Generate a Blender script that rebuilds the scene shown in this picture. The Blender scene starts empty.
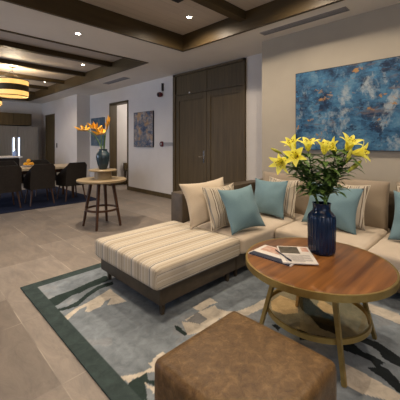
import bpy, bmesh, math, random
import numpy as np
from mathutils import Vector, Matrix, noise
C = bpy.context.scene.collection
R = math.radians
PI = math.pi
random.seed(7)
sc = bpy.context.scene

# ------------------------------------------------------------------ camera, world, light, exposure
cam_d = bpy.data.cameras.new('camera')
cam = bpy.data.objects.new('camera', cam_d); C.objects.link(cam)
cam.location = (0, 0, 1.3); cam.rotation_euler = (PI/2, 0, -R(44.86))
cam_d.sensor_width = 36; cam_d.lens = 298.5/400*36
cam_d.shift_y = -0.145; cam_d.clip_start = .02
sc.camera = cam
sc.view_settings.view_transform = 'Standard'; sc.view_settings.look = 'None'
sc.view_settings.gamma = 1; sc.view_settings.use_curve_mapping = False
sc.view_settings.exposure = 0.66
w = bpy.data.worlds.new('world'); sc.world = w; w.use_nodes = True
w.node_tree.nodes['Background'].inputs[0].default_value = (.55, .68, 1, 1)
w.node_tree.nodes['Background'].inputs[1].default_value = .6

def area(name, loc, rot, sx, sy, power, col):
    d = bpy.data.lights.new(name, 'AREA'); d.shape = 'RECTANGLE'; d.size = sx; d.size_y = sy
    d.energy = power; d.color = col
    o = bpy.data.objects.new(name, d); C.objects.link(o); o.location = loc; o.rotation_euler = rot
    return o
# daylight entering through the two window walls (outside the frame, to the left and behind)
area('daylight_left', (-3.42, 8.0, 1.45), (0, -PI/2, 0), 2.3, 3.6, 100, (.66, .77, 1))
area('daylight_back', (-1.0, -3.42, 1.45), (PI/2, 0, 0), 4.0, 2.3, 20, (.92, .93, 1))
fl = bpy.data.lights.new('floor_lamp_uplight', 'SPOT'); fl.energy = 320; fl.color = (1, .86, .70); fl.spot_size = R(150); fl.spot_blend = .6; fl.shadow_soft_size = .15
flo = bpy.data.objects.new('floor_lamp_uplight', fl); C.objects.link(flo); flo.location = (-.35, -.55, 1.75); flo.rotation_euler = (PI, 0, 0)   # added unseen fill behind the viewer to brighten the ceiling, no lamp body
SPOT_W = 62
WARM = (1, .83, .64)

# ------------------------------------------------------------------ helpers
def mat(name, col=(.5,.5,.5), rough=.6, metal=0, **kw):
    m = bpy.data.materials.new(name); m.use_nodes = True
    b = m.node_tree.nodes['Principled BSDF']
    b.inputs['Base Color'].default_value = (*col, 1)
    b.inputs['Roughness'].default_value = rough; b.inputs['Metallic'].default_value = metal
    b.inputs['Specular IOR Level'].default_value = .08 if rough > .7 else .25 if rough > .38 else .5
    for k, v in kw.items():
        b.inputs[k.replace('_', ' ')].default_value = v
    return m
def nd(m, t, **kw):
    n = m.node_tree.nodes.new(t)
    for k, v in kw.items(): setattr(n, k, v)
    return n
def ln(m, a, b): m.node_tree.links.new(a, b)
def bsdf(m): return m.node_tree.nodes['Principled BSDF']
def ramp(m, fac, stops, interp='LINEAR'):
    r = nd(m, 'ShaderNodeValToRGB'); r.color_ramp.interpolation = interp
    e = r.color_ramp.elements
    while len(e) < len(stops): e.new(.5)
    for i, (p, c) in enumerate(stops): e[i].position = p; e[i].color = (*c, 1)
    ln(m, fac, r.inputs[0]); return r.outputs[0]
def coords(m, scale=(1,1,1), kind='Object', rot=(0,0,0)):
    t = nd(m, 'ShaderNodeTexCoord'); mp = nd(m, 'ShaderNodeMapping')
    mp.inputs['Scale'].default_value = scale; mp.inputs['Rotation'].default_value = rot
    ln(m, t.outputs[kind], mp.inputs[0]); return mp.outputs[0]
def noise_t(m, vec, scale, detail=4, rough=.55, dist=0):
    n = nd(m, 'ShaderNodeTexNoise'); n.inputs['Scale'].default_value = scale
    n.inputs['Detail'].default_value = detail; n.inputs['Roughness'].default_value = rough
    n.inputs['Distortion'].default_value = dist
    ln(m, vec, n.inputs['Vector']); return n.outputs['Fac']
def bump(m, h, strength, dist=.01):
    b = nd(m, 'ShaderNodeBump'); b.inputs['Strength'].default_value = strength; b.inputs['Distance'].default_value = dist
    ln(m, h, b.inputs['Height']); ln(m, b.outputs[0], bsdf(m).inputs['Normal'])
def mix(m, fac, a, b, mode='MIX'):
    x = nd(m, 'ShaderNodeMix', data_type='RGBA', blend_type=mode)
    if isinstance(fac, (int, float)): x.inputs[0].default_value = fac
    else: ln(m, fac, x.inputs[0])
    for i, v in ((6, a), (7, b)):
        if isinstance(v, tuple): x.inputs[i].default_value = (*v, 1)
        else: ln(m, v, x.inputs[i])
    return x.outputs[2]
def mottled(name, c1, c2, scale, rough=.7, stretch=(1,1,1), bumps=0, detail=4, metal=0, **kw):
    m = mat(name, c1, rough, metal, **kw)
    v = coords(m, stretch); f = noise_t(m, v, scale, detail)
    ln(m, ramp(m, f, [(.3, c1), (.7, c2)]), bsdf(m).inputs['Base Color'])
    if bumps: bump(m, f, bumps)
    return m
def wood(name, c1, c2, axis=2, scale=18, rough=.5, bumps=.05, **kw):
    s = [1, 1, 1]; s[axis] = .06
    m = mottled(name, c1, c2, scale, rough, tuple(s), bumps, 6, **kw)
    return m
def emit(name, col, strength):
    m = mat(name, (0,0,0)); b = bsdf(m)
    b.inputs['Emission Color'].default_value = (*col, 1); b.inputs['Emission Strength'].default_value = strength
    return m

def link(name, bm, m, parent=None, smooth=False, auto=None, uv=None):
    me = bpy.data.meshes.new(name); bm.normal_update(); bm.to_mesh(me); bm.free()
    o = bpy.data.objects.new(name, me); C.objects.link(o)
    for x in (m if isinstance(m, (list, tuple)) else [m]): me.materials.append(x)
    if smooth or auto is not None:
        for p in me.polygons: p.use_smooth = True
        if auto is not None: me.set_sharp_from_angle(angle=R(auto))
    if parent: o.parent = parent
    return o
def tag(o, label, cat, group=None, kind=None):
    o['label'] = label; o['category'] = cat
    if group: o['group'] = group
    if kind: o['kind'] = kind
    return o
def thing(name, label, cat, loc=(0,0,0), rz=0, group=None):
    o = bpy.data.objects.new(name, None); C.objects.link(o); o.empty_display_size = .05
    o.location = loc; o.rotation_euler = (0, 0, rz)
    return tag(o, label, cat, group)
def struct(name, bm, m, parent=None, **kw):
    o = link(name, bm, m, parent, **kw)
    if not parent: o['kind'] = 'structure'
    return o
def copy_tree(o, parent=None):
    c = o.copy(); C.objects.link(c)
    if parent: c.parent = parent
    for ch in list(o.children): copy_tree(ch, c)
    return c
def box(bm, x0, x1, y0, y1, z0, z1, bev=0, seg=2, mi=0):
    vs = [bm.verts.new(p) for p in ((x0,y0,z0),(x1,y0,z0),(x1,y1,z0),(x0,y1,z0),(x0,y0,z1),(x1,y0,z1),(x1,y1,z1),(x0,y1,z1))]
    fs = [bm.faces.new([vs[i] for i in q]) for q in ((0,3,2,1),(4,5,6,7),(0,1,5,4),(1,2,6,5),(2,3,7,6),(3,0,4,7))]
    for f in fs: f.material_index = mi
    if bev:
        es = list({e for f in fs for e in f.edges})
        bmesh.ops.bevel(bm, geom=es, offset=bev, segments=seg, affect='EDGES', profile=.5)
def B(*boxes, bev=0, seg=2):
    bm = bmesh.new()
    for b in boxes: box(bm, *b, bev=bev, seg=seg)
    return bm
def lathe(bm, prof, n=32, c=(0,0), rib=0, ribn=24):
    rings = []
    for r, z in prof:
        ring = []
        for i in range(n):
            a = 2*PI*i/n
            rr = r*(1 + rib*math.cos(a*ribn)) if rib else r
            ring.append(bm.verts.new((c[0]+rr*math.cos(a), c[1]+rr*math.sin(a), z)))
        rings.append(ring)
    for a, b in zip(rings, rings[1:]):
        for i in range(n):
            j = (i+1) % n
            bm.faces.new((a[i], a[j], b[j], b[i]))
    return rings
def lathe_solid(prof, n=40, c=(0,0), rib=0, ribn=24):
    bm = bmesh.new(); rg = lathe(bm, prof, n, c, rib, ribn)
    if prof[0][0] > 1e-4: bm.faces.new(list(reversed(rg[0])))
    if prof[-1][0] > 1e-4: bm.faces.new(rg[-1])
    return bm
def tube(bm, pts, rad, n=8, cap=True, square=False):
    pts = [Vector(p) for p in pts]
    if isinstance(rad, (int, float)): rad = [rad]*len(pts)
    rings = []; up = None
    for i, p in enumerate(pts):
        t = (pts[min(i+1, len(pts)-1)] - pts[max(i-1, 0)]).normalized()
        if up is None:
            up = Vector((0,0,1)) if abs(t.z) < .9 else Vector((1,0,0))
            up = (up - t*up.dot(t)).normalized()
        else: up = (up - t*up.dot(t)).normalized()
        s = t.cross(up)
        rings.append([bm.verts.new(p + (up*math.cos(2*PI*k/n + (PI/4 if square else 0)) + s*math.sin(2*PI*k/n + (PI/4 if square else 0)))*rad[i]) for k in range(n)])
    for a, b in zip(rings, rings[1:]):
        for k in range(n):
            bm.faces.new((a[k], a[(k+1)%n], b[(k+1)%n], b[k]))
    if cap: bm.faces.new(list(reversed(rings[0]))); bm.faces.new(rings[-1])
def torus(bm, c, R0, rx, rz, n=64, k=4):
    rings = []
    for i in range(n):
        a = 2*PI*i/n; ring = []
        if k == 4: sec = ((-rx,-rz),(rx,-rz),(rx,rz),(-rx,rz))
        else: sec = [(rx*math.cos(2*PI*j/k), rz*math.sin(2*PI*j/k)) for j in range(k)]
        for dx, dz in sec:
            ring.append(bm.verts.new((c[0]+(R0+dx)*math.cos(a), c[1]+(R0+dx)*math.sin(a), c[2]+dz)))
        rings.append(ring)
    for i in range(n):
        a, b = rings[i], rings[(i+1)%n]
        for j in range(len(a)):
            bm.faces.new((a[j], b[j], b[(j+1)%len(a)], a[(j+1)%len(a)]))
def bez(p0, p1, p2, n=8):
    p0, p1, p2 = Vector(p0), Vector(p1), Vector(p2)
    return [p0*(1-t)**2 + p1*2*t*(1-t) + p2*t*t for t in [i/n for i in range(n+1)]]
def aim(d):
    return Vector(d).normalized().to_track_quat('Z', 'Y').to_matrix().to_4x4()
def sgn(x): return (x > 0) - (x < 0)
def cushion(x0, x1, y0, y1, z0, z1, r=.05, puff=.01, n=14, uvstripe=False):
    """a rounded upholstered block; stores a running-length coordinate for stripes"""
    bm = bmesh.new()
    cx, cy, cz = (x0+x1)/2, (y0+y1)/2, (z0+z1)/2; hx, hy, hz = (x1-x0)/2, (y1-y0)/2, (z1-z0)/2
    bmesh.ops.create_cube(bm, size=2)
    bmesh.ops.subdivide_edges(bm, edges=bm.edges[:], cuts=n, use_grid_fill=True)
    lay = bm.loops.layers.uv.new('UVMap'); sv = {}
    for v in bm.verts:
        p = v.co
        q = Vector((sgn(p.x)*abs(p.x)**.75*hx, sgn(p.y)*abs(p.y)**.75*hy, sgn(p.z)*abs(p.z)**.75*hz))
        inn = Vector((max(-hx+r, min(hx-r, q.x)), max(-hy+r, min(hy-r, q.y)), max(-hz+r, min(hz-r, q.z))))
        d = q - inn
        nrm = d.normalized() if d.length > 1e-6 else Vector((0,0,0))
        out = inn + nrm*r if d.length > 1e-6 else q
        fx, fy = 1-(q.x/hx)**2, 1-(q.y/hy)**2
        if p.z > .5: out.z += puff*max(0, fx)**.5*max(0, fy)**.5
        s = out.y
        if abs(nrm.y) > .7 and abs(p.y) > .999: s = out.y + sgn(out.y)*(hz - out.z)
        sv[v] = s
        v.co = out + Vector((cx, cy, cz))
    for f in bm.faces:
        for l in f.loops: l[lay].uv = (sv[l.vert], l.vert.co.x)
    return bm

# ------------------------------------------------------------------ materials
M = {}
M['wall'] = mottled('plaster_wall', (.55,.52,.49), (.58,.55,.52), 3, .85)
M['wall_beige'] = mottled('beige_wall', (.355,.318,.258), (.38,.34,.275), 3, .85)
M['ceil'] = mottled('plaster_ceiling', (.70,.66,.60), (.74,.70,.64), 2, .9)
M['wood_dark'] = wood('walnut_dark', (.056,.038,.016), (.092,.065,.029), 2, 22, .5)
M['wood_beam_x'] = wood('beam_walnut_x', (.046,.030,.012), (.072,.048,.020), 0, 16, .45)
M['wood_beam_y'] = wood('beam_walnut_y', (.046,.030,.012), (.072,.048,.020), 1, 16, .45)
M['wood_leg'] = wood('leg_walnut', (.040,.018,.010), (.075,.036,.020), 2, 30, .4)
M['brass'] = mottled('brushed_brass', (.36,.25,.08), (.43,.31,.11), 30, .38, metal=.85)
M['black'] = mat('black_plastic', (.012,.012,.013), .4)
M['red'] = mat('red_plastic', (.10,.012,.015), .4)
M['greyp'] = mat('grey_plastic', (.28,.27,.27), .5)
M['whitep'] = mat('white_plastic', (.7,.7,.7), .4)
M['steel'] = mottled('brushed_steel', (.30,.29,.27), (.36,.35,.33), 40, .3, (1,1,.05), metal=.9)
M['chrome'] = mat('chrome', (.7,.7,.7), .15, 1)
M['frame_brown'] = mottled('sofa_base_brown', (.060,.046,.031), (.082,.063,.043), 14, .5)
M['glow'] = emit('lamp_glow', (1, .9, .7), 30)
M['led'] = emit('led_glow', (.66, .78, 1), 2.2)  # stands in for daylight reflected on the refrigerator handles

def plank_mat():
    m = mat('tray_planks', (.2,.16,.12), .6)
    v = coords(m); br = nd(m, 'ShaderNodeTexBrick'); ln(m, v, br.inputs['Vector'])
    br.inputs['Color1'].default_value = (.42,.36,.30,1); br.inputs['Color2'].default_value = (.48,.415,.35,1)
    br.inputs['Mortar'].default_value = (.34,.285,.235,1)
    br.inputs['Scale'].default_value = 1; br.inputs['Mortar Size'].default_value = .004
    br.inputs['Brick Width'].default_value = 1.8; br.inputs['Row Height'].default_value = .15
    f = noise_t(m, coords(m, (.5, 9, 1)), 5, 6, .65)
    c = mix(m, ramp(m, f, [(.3,(.2,.2,.2)),(.75,(.8,.8,.8))]), br.outputs[0], (.55,.485,.415), 'MIX')
    ln(m, c, bsdf(m).inputs['Base Color'])
    return m
M['planks'] = plank_mat()
def floor_mat():
    m = mat('stone_tiles', (.2,.17,.14), .45)
    v = coords(m, (1,1,1), 'Object', (0,0,PI/2))
    br = nd(m, 'ShaderNodeTexBrick'); ln(m, v, br.inputs['Vector'])
    br.offset = .37
    br.inputs['Color1'].default_value = (.180,.157,.136,1); br.inputs['Color2'].default_value = (.27,.238,.208,1)
    br.inputs['Mortar'].default_value = (.36,.32,.275,1)
    br.inputs['Scale'].default_value = 1; br.inputs['Mortar Size'].default_value = .0035; br.inputs['Mortar Smooth'].default_value = .3
    br.inputs['Brick Width'].default_value = 1.21; br.inputs['Row Height'].default_value = .3025
    f = noise_t(m, coords(m, (1.8,.7,1)), 5, 9, .72, .8)
    f2 = noise_t(m, coords(m, (1,1,1)), 1.1, 3)
    # grout is worn and filled in places: only stretches of it read lighter than the stone
    worn = ramp(m, noise_t(m, coords(m), 1.7, 2), [(.47,(0,0,0)), (.56,(1,1,1))])
    k = nd(m, 'ShaderNodeMath', operation='MULTIPLY'); ln(m, br.outputs['Fac'], k.inputs[0]); ln(m, worn, k.inputs[1])
    stone = mix(m, .5, (.22,.193,.168), br.outputs[0])
    br2 = nd(m, 'ShaderNodeTexBrick'); ln(m, v, br2.inputs['Vector']); br2.offset = .37
    for i_, q in (('Color1',(.185,.160,.138,1)),('Color2',(.27,.237,.206,1)),('Mortar',(.215,.19,.165,1))): br2.inputs[i_].default_value = q
    br2.inputs['Scale'].default_value = 1; br2.inputs['Mortar Size'].default_value = .003
    br2.inputs['Brick Width'].default_value = 1.21; br2.inputs['Row Height'].default_value = .605
    c = mix(m, k.outputs[0], br2.outputs[0], (.36,.32,.275))
    c = mix(m, .9, c, ramp(m, f, [(.3,(.66,.66,.68)),(.7,(1.2,1.18,1.15))]), 'MULTIPLY')
    c = mix(m, .35, c, ramp(m, f2, [(.35,(.7,.7,.74)),(.65,(1.15,1.1,1.05))]), 'MULTIPLY')
    ln(m, c, bsdf(m).inputs['Base Color'])
    ln(m, ramp(m, f, [(.3,(.42,.42,.42)),(.7,(.58,.58,.58))]), bsdf(m).inputs['Roughness'])
    bump(m, f, .3, .008)
    return m
M['floor'] = floor_mat()
def fabric(name, c1, c2, scale=220, big=5, b=.25, sheen=.08):
    m = mat(name, c1, .9); bsdf(m).inputs['Sheen Weight'].default_value = sheen
    f = noise_t(m, coords(m), scale, 2); g = noise_t(m, coords(m), big, 3)
    c = mix(m, .5, ramp(m, f, [(.35, c1), (.65, c2)]), ramp(m, g, [(.3, c1), (.7, c2)]))
    ln(m, c, bsdf(m).inputs['Base Color']); bump(m, f, b, .002)
    return m
M['cream'] = fabric('cream_linen', (.43,.355,.265), (.51,.43,.33))
M['seat'] = fabric('seat_linen', (.46,.385,.30), (.53,.45,.36))
M['taupe'] = fabric('taupe_linen', (.25,.20,.145), (.305,.25,.187))
M['teal'] = fabric('teal_linen', (.125,.205,.235), (.16,.25,.28))
M['ivory'] = fabric('ivory_linen', (.52,.45,.34), (.60,.52,.41))
def stripes(name, uv, stops, period, axis=0):
    m = mat(name, (.5,.4,.3), .9)
    if uv:
        t = nd(m, 'ShaderNodeUVMap'); vec = t.outputs[0]
    else: vec = coords(m)
    sp = nd(m, 'ShaderNodeSeparateXYZ'); ln(m, vec, sp.inputs[0])
    q = nd(m, 'ShaderNodeMath', operation='DIVIDE'); ln(m, sp.outputs[axis], q.inputs[0]); q.inputs[1].default_value = period
    fr = nd(m, 'ShaderNodeMath', operation='FRACT'); ln(m, q.outputs[0], fr.inputs[0])
    c = ramp(m, fr.outputs[0], stops, 'CONSTANT')
    f = noise_t(m, coords(m), 200, 2)
    c = mix(m, .5, c, ramp(m, f, [(.3,(.8,.8,.8)),(.7,(1.1,1.1,1.1))]), 'MULTIPLY')
    ln(m, c, bsdf(m).inputs['Base Color']); bump(m, f, .2, .002)
    return m
cr, tn, bl, wh, br_ = (.455,.395,.31), (.345,.295,.225), (.205,.205,.20), (.53,.475,.39), (.155,.12,.085)
M['stripe'] = stripes('striped_upholstery', True, [(0,cr),(.09,tn),(.12,cr),(.20,wh),(.30,bl),(.345,wh),(.385,bl),(.40,cr),(.52,tn),(.535,wh),(.60,tn),(.615,cr),(.72,wh),(.78,bl),(.80,cr),(.90,tn)], .235)
M['stripe_pillow'] = stripes('striped_pillow_linen', False, [(0,cr),(.10,br_),(.15,wh),(.24,br_),(.30,cr),(.36,bl),(.385,cr),(.5,tn),(.58,wh),(.64,br_),(.69,wh),(.74,tn),(.80,bl),(.85,cr)], .16)
def leather():
    m = mat('brown_leather', (.15,.09,.045), .42)
    v = coords(m); f = noise_t(m, v, 26, 8, .7, .5); g = noise_t(m, v, 90, 3)
    ln(m, ramp(m, f, [(.25,(.046,.025,.010)),(.5,(.105,.060,.024)),(.75,(.190,.116,.050))]), bsdf(m).inputs['Base Color'])
    vo = nd(m, 'ShaderNodeTexVoronoi'); vo.inputs['Scale'].default_value = 130; ln(m, v, vo.inputs['Vector'])
    bump(m, vo.outputs['Distance'], .25, .002)
    ln(m, ramp(m, g, [(.3,(.36,.36,.36)),(.7,(.5,.5,.5))]), bsdf(m).inputs['Roughness'])
    return m
M['leather'] = leather()
M['tabletop'] = wood('cherry_tabletop', (.075,.025,.006), (.26,.105,.027), 0, 20, .33, .03, Coat_Weight=.1)
M['tabletop_pale'] = wood('pale_oak', (.21,.155,.085), (.29,.22,.13), 0, 12, .4, .03)
M['tabletop_light'] = wood('bleached_oak', (.45,.36,.24), (.55,.46,.33), 0, 12, .4, .03)
M['stool_leather'] = mottled('chair_upholstery', (.014,.011,.009), (.022,.017,.014), 30, .6)
M['navy_rug'] = fabric('navy_rug', (.010,.013,.030), (.016,.022,.045), 60, 4, .2, 0)
M['leaf'] = mottled('lily_leaf', (.040,.092,.020), (.12,.205,.05), 25, .45)
M['stem'] = mottled('green_stem', (.05,.10,.02), (.08,.14,.03), 20, .5)
M['bud'] = mottled('lily_bud', (.22,.26,.04), (.42,.40,.05), 20, .5)
M['petal'] = mottled('lily_petal', (.93,.84,.07), (.95,.92,.22), 14, .5, Subsurface_Weight=.0)
def translucent(m, w):
    nt = m.node_tree; out = nt.nodes['Material Output']; t = nd(m, 'ShaderNodeBsdfTranslucent')
    src = bsdf(m).inputs['Base Color'].links[0].from_socket
    ln(m, src, t.inputs[0]); x = nd(m, 'ShaderNodeMixShader'); x.inputs[0].default_value = w
    ln(m, bsdf(m).outputs[0], x.inputs[1]); ln(m, t.outputs[0], x.inputs[2]); ln(m, x.outputs[0], out.inputs[0])
translucent(M['petal'], .4); translucent(M['leaf'], .15)
M['anther'] = mat('anther_brown', (.20,.07,.01), .8)
M['orange'] = mottled('strelitzia_orange', (.85,.34,.015), (.90,.52,.05), 20, .5)
M['bract'] = mottled('bract_green_red', (.16,.09,.03), (.30,.16,.04), 10, .5)
M['blue_petal'] = mat('strelitzia_blue', (.03,.03,.25), .5)
M['vase_blue'] = mottled('cobalt_glass', (.001,.004,.016), (.002,.018,.062), 5, .12, (1,1,.6), Specular_IOR_Level=.45)
M['vase_dark'] = mottled('glazed_ceramic', (.012,.022,.03), (.03,.055,.07), 9, .15)
M['paper'] = mottled('paper', (.62,.58,.54), (.70,.66,.62), 12, .5)
M['navyprint'] = mat('navy_print', (.02,.025,.05), .35)
M['photo_print'] = mottled('dark_photo_print', (.03,.03,.022), (.12,.10,.07), 22, .35)
M['red_print'] = mottled('pink_photo_print', (.45,.20,.14), (.6,.45,.36), 30, .35)
def glass_bronze():
    m = bpy.data.materials.new('bronze_glass'); m.use_nodes = True
    nt = m.node_tree; nt.nodes.remove(bsdf(m)); out = nt.nodes['Material Output']
    tr = nd(m, 'ShaderNodeBsdfTransparent'); tr.inputs[0].default_value = (.95,.84,.64,1)
    gl = nd(m, 'ShaderNodeBsdfGlossy'); gl.inputs[0].default_value = (1,.92,.8,1); gl.inputs['Roughness'].default_value = .05
    lw = nd(m, 'ShaderNodeLayerWeight'); lw.inputs[0].default_value = .15; fr = nd(m, 'ShaderNodeMath', operation='MULTIPLY'); fr.inputs[1].default_value = .3; ln(m, lw.outputs['Facing'], fr.inputs[0])
    mx = nd(m, 'ShaderNodeMixShader'); ln(m, fr.outputs[0], mx.inputs[0]); ln(m, tr.outputs[0], mx.inputs[1]); ln(m, gl.outputs[0], mx.inputs[2])
    ln(m, mx.outputs[0], out.inputs[0]); return m
M['bronze_glass'] = glass_bronze()
def shade_mat():
    m = mat('alabaster_shade', (.6,.45,.25), .5)
    f = noise_t(m, coords(m), 9, 4)
    ln(m, ramp(m, f, [(.3,(1,.50,.10)),(.7,(1,.63,.20))]), bsdf(m).inputs['Emission Color'])
    bsdf(m).inputs['Emission Strength'].default_value = .72
    return m
M['shade'] = shade_mat()
def abstract(name, seed, base, patches):
    """palette-knife abstract: blocky strokes and layered scraped noise in the canvas plane"""
    m = mat(name, (.1,.2,.3), .55)
    def vec(sx, sz, off):
        t = nd(m, 'ShaderNodeTexCoord'); mp = nd(m, 'ShaderNodeMapping')
        mp.inputs['Scale'].default_value = (1, sx, sz); mp.inputs['Location'].default_value = (seed+off, seed*2+off, off)
        ln(m, t.outputs['Object'], mp.inputs[0]); return mp.outputs[0]
    def blocks(sx, sz, off, scale):
        v = vec(sx, sz, off); nz = nd(m, 'ShaderNodeTexNoise'); nz.inputs['Scale'].default_value = 7; nz.inputs['Detail'].default_value = 6
        ln(m, v, nz.inputs['Vector'])
        x = nd(m, 'ShaderNodeMix', data_type='RGBA', blend_type='LINEAR_LIGHT'); x.inputs[0].default_value = .09
        ln(m, v, x.inputs[6]); ln(m, nz.outputs['Color'], x.inputs[7])
        vo = nd(m, 'ShaderNodeTexVoronoi', distance='CHEBYCHEV'); vo.inputs['Scale'].default_value = scale
        ln(m, x.outputs[2], vo.inputs['Vector'])
        sp = nd(m, 'ShaderNodeSeparateColor'); ln(m, vo.outputs['Color'], sp.inputs[0]); return sp.outputs[0]
    n0 = noise_t(m, vec(1, 1.6, 0), 3.0, 9, .7, .3)
    bl = blocks(1.6, 1, 1, 5.5); bl2 = blocks(1, 2.4, 5, 9)
    ad = nd(m, 'ShaderNodeMath', operation='MULTIPLY_ADD'); ln(m, bl, ad.inputs[0]); ad.inputs[1].default_value = .16; ln(m, n0, ad.inputs[2])
    ad2 = nd(m, 'ShaderNodeMath', operation='MULTIPLY_ADD'); ln(m, bl2, ad2.inputs[0]); ad2.inputs[1].default_value = .10; ln(m, ad.outputs[0], ad2.inputs[2])
    sb = nd(m, 'ShaderNodeMath', operation='SUBTRACT'); ln(m, ad2.outputs[0], sb.inputs[0]); sb.inputs[1].default_value = .13
    c = ramp(m, sb.outputs[0], base)
    for i, (col, sx, sz, scale, lo, hi, amt) in enumerate(patches):
        f = noise_t(m, vec(sx, sz, 3.1*(i+1)), scale, 8, .72, .3)
        k = ramp(m, f, [(lo,(0,0,0)), (hi,(amt,amt,amt))])
        c = mix(m, k, c, col)
    ln(m, c, bsdf(m).inputs['Base Color'])
    bump(m, noise_t(m, vec(1,1,9), 30, 5), .3, .004)
    return m
M['art_blue'] = abstract('blue_abstract', 2.3,
    [(.33,(.006,.020,.052)), (.45,(.020,.068,.135)), (.56,(.040,.125,.22)), (.70,(.10,.19,.27))],
    [((.27,.31,.33), 1.3, 1, 3.0, .545, .65, .85), ((.005,.014,.042), 1.3, 1.3, 3.2, .56, .63, .92),
     ((.10,.085,.095), .7, 2.2, 3.4, .56, .63, .8), ((.30,.165,.055), 1.2, 1.9, 4.2, .60, .63, .9), ((.04,.16,.30), 1, 3.0, 5, .58, .64, .85),
     ((.36,.39,.40), 1.2, 1.8, 7.5, .65, .72, .8), ((.006,.016,.05), 1.2, 2.5, 9, .63, .67, .9)])
M['art_small'] = abstract('small_abstract', 5.7,
    [(.32,(.025,.040,.085)), (.46,(.07,.10,.15)), (.57,(.19,.17,.16)), (.70,(.30,.29,.30))],
    [((.36,.22,.10), 1, 1.2, 3.2, .50, .62, .85), ((.40,.38,.40), 1, 1.3, 4, .58, .68, .8), ((.018,.03,.075), 1.3, 1, 3.5, .56, .66, .85)])
M['art_hidden'] = abstract('dark_abstract', 8.2,
    [(.32,(.025,.05,.085)), (.5,(.06,.10,.145)), (.7,(.15,.19,.22))], [((.22,.20,.20), 1, 1.6, 4, .58, .68, .7), ((.012,.02,.045), 1, 1, 3.5, .57, .66, .8)])
M['canvas_edge'] = mat('canvas_edge', (.035,.04,.05), .8)

# ------------------------------------------------------------------ setting
X0, X1, XD, Y0, YE, H = -3.5, 3.85, 4.35, -3.5, 12.9, 2.82
struct('floor', B((X0-.2, 7.5, Y0-.2, YE+.2, -.1, 0)), M['floor'])
struct('ceiling', B((X0, 4.55, Y0, -2.2, H, 3.2), (X0, -1.2, -2.2, 3.74, H, 3.2), (3.32, 4.55, -2.2, 3.74, H, 3.2),
    (X0, 4.55, 3.74, 4.75, H, 3.2), (X0, -2.4, 4.75, 12.3, H, 3.2), (3.32, 4.55, 4.75, 12.3, H, 3.2), (X0, 4.55, 12.3, YE, H, 3.2)), M['ceil'])
ZT = 3.07
tr = struct('ceiling_tray', B((-1.2, 3.32, -2.2, 3.74, ZT, 3.2)), M['planks'])
tr2 = struct('ceiling_tray_dining', B((-2.4, 3.32, 4.75, 12.3, ZT, 3.2)), M['planks'])
def fascia(x0, x1, y0, y1, nx, ny):
    t = .035
    struct(nx, B((x0-.01, x1+.01, y0-.01, y0+t, H-.012, ZT), ), M['wood_beam_x'])
    struct(nx, B((x0-.01, x1+.01, y1-t, y1+.01, H-.012, ZT)), M['wood_beam_x'])
    struct(ny, B((x0-.01, x0+t, y0+t, y1-t, H-.012, ZT)), M['wood_beam_y'])
    struct(ny, B((x1-t, x1+.01, y0+t, y1-t, H-.012, ZT)), M['wood_beam_y'])
fascia(-1.2, 3.32, -2.2, 3.74, 'trim_1', 'trim_2')
fascia(-2.4, 3.32, 4.75, 12.3, 'trim_3', 'trim_4')
for y in (-.95, .75, 2.42):
    struct('ceiling_beam', B((-1.165, 3.285, y, y+.13, 2.955, ZT), bev=.004), M['wood_beam_x'])
for i in range(5):
    y = 6.07 + 1.37*i
    struct('ceiling_beam', B((-2.365, 3.285, y, y+.12, 2.972, ZT), bev=.004), M['wood_beam_x'])
# walls
struct('wall_right', B((X1, X1+.7, Y0, 2.54, 0, 3.2)), M['wall_beige'])
struct('wall_door_side', B((XD, XD+.2, 2.54, 7.13, 0, 3.2), (XD, XD+.2, 7.13, 8.17, 2.44, 3.2), (XD, XD+.2, 8.17, 9.6, 0, 3.2)), M['wall'])
struct('wall_kitchen_side', B((3.92, 4.55, 9.49, 11.44, 0, 3.2), (3.92, 4.55, 11.44, 12.40, 2.33, 3.2), (3.92, 4.55, 12.40, YE, 0, 3.2), (4.3, 4.55, 11.44, 12.40, 0, 2.33)), M['wall'])
struct('wall_end', B((X0, 4.55, YE, YE+.2, 0, 3.2)), M['wall'])
struct('wall_left', B((X0-.2, X0, Y0, 6.1, 0, 3.2), (X0-.2, X0, 9.9, YE, 0, 3.2), (X0-.2, X0, 6.1, 9.9, 2.6, 3.2), (X0-.2, X0, 6.1, 9.9, 0, .3)), M['wall'])
struct('wall_back', B((X0-.2, -3.1, Y0-.2, Y0, 0, 3.2), (1.1, 4.55, Y0-.2, Y0, 0, 3.2), (-3.1, 1.1, Y0-.2, Y0, 2.6, 3.2), (-3.1, 1.1, Y0-.2, Y0, 0, .3)), M['wall'])
# corridor behind the doorway
struct('wall_corridor', B((4.55, 7.4, 8.19, 8.35, 0, 2.7), (7.3, 7.4, 6.0, 8.19, 0, 2.7), (4.55, 7.4, 5.9, 6.0, 0, 2.7)), M['wall'])
struct('ceiling_corridor', B((4.55, 7.4, 5.9, 8.35, 2.7, 2.8)), M['ceil'])
struct('baseboard_corridor', B((4.56, 7.3, 8.17, 8.19, 0, .12)), M['wood_dark'])
# windows (outside the frame)
for n, b, fr in (('window_1', (X0-.12, X0-.1, 6.1, 9.9, .3, 2.6), [(X0-.16, X0-.04, y-.03, y+.03, .3, 2.6) for y in (6.13, 7.4, 8.6, 9.87)]),
                 ('window_2', (-3.1, 1.1, Y0-.12, Y0-.1, .3, 2.6), [(x-.03, x+.03, Y0-.16, Y0-.04, .3, 2.6) for x in (-3.07, -1, 1.07)])):
    struct(n, B(*fr), M['black'])
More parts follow.
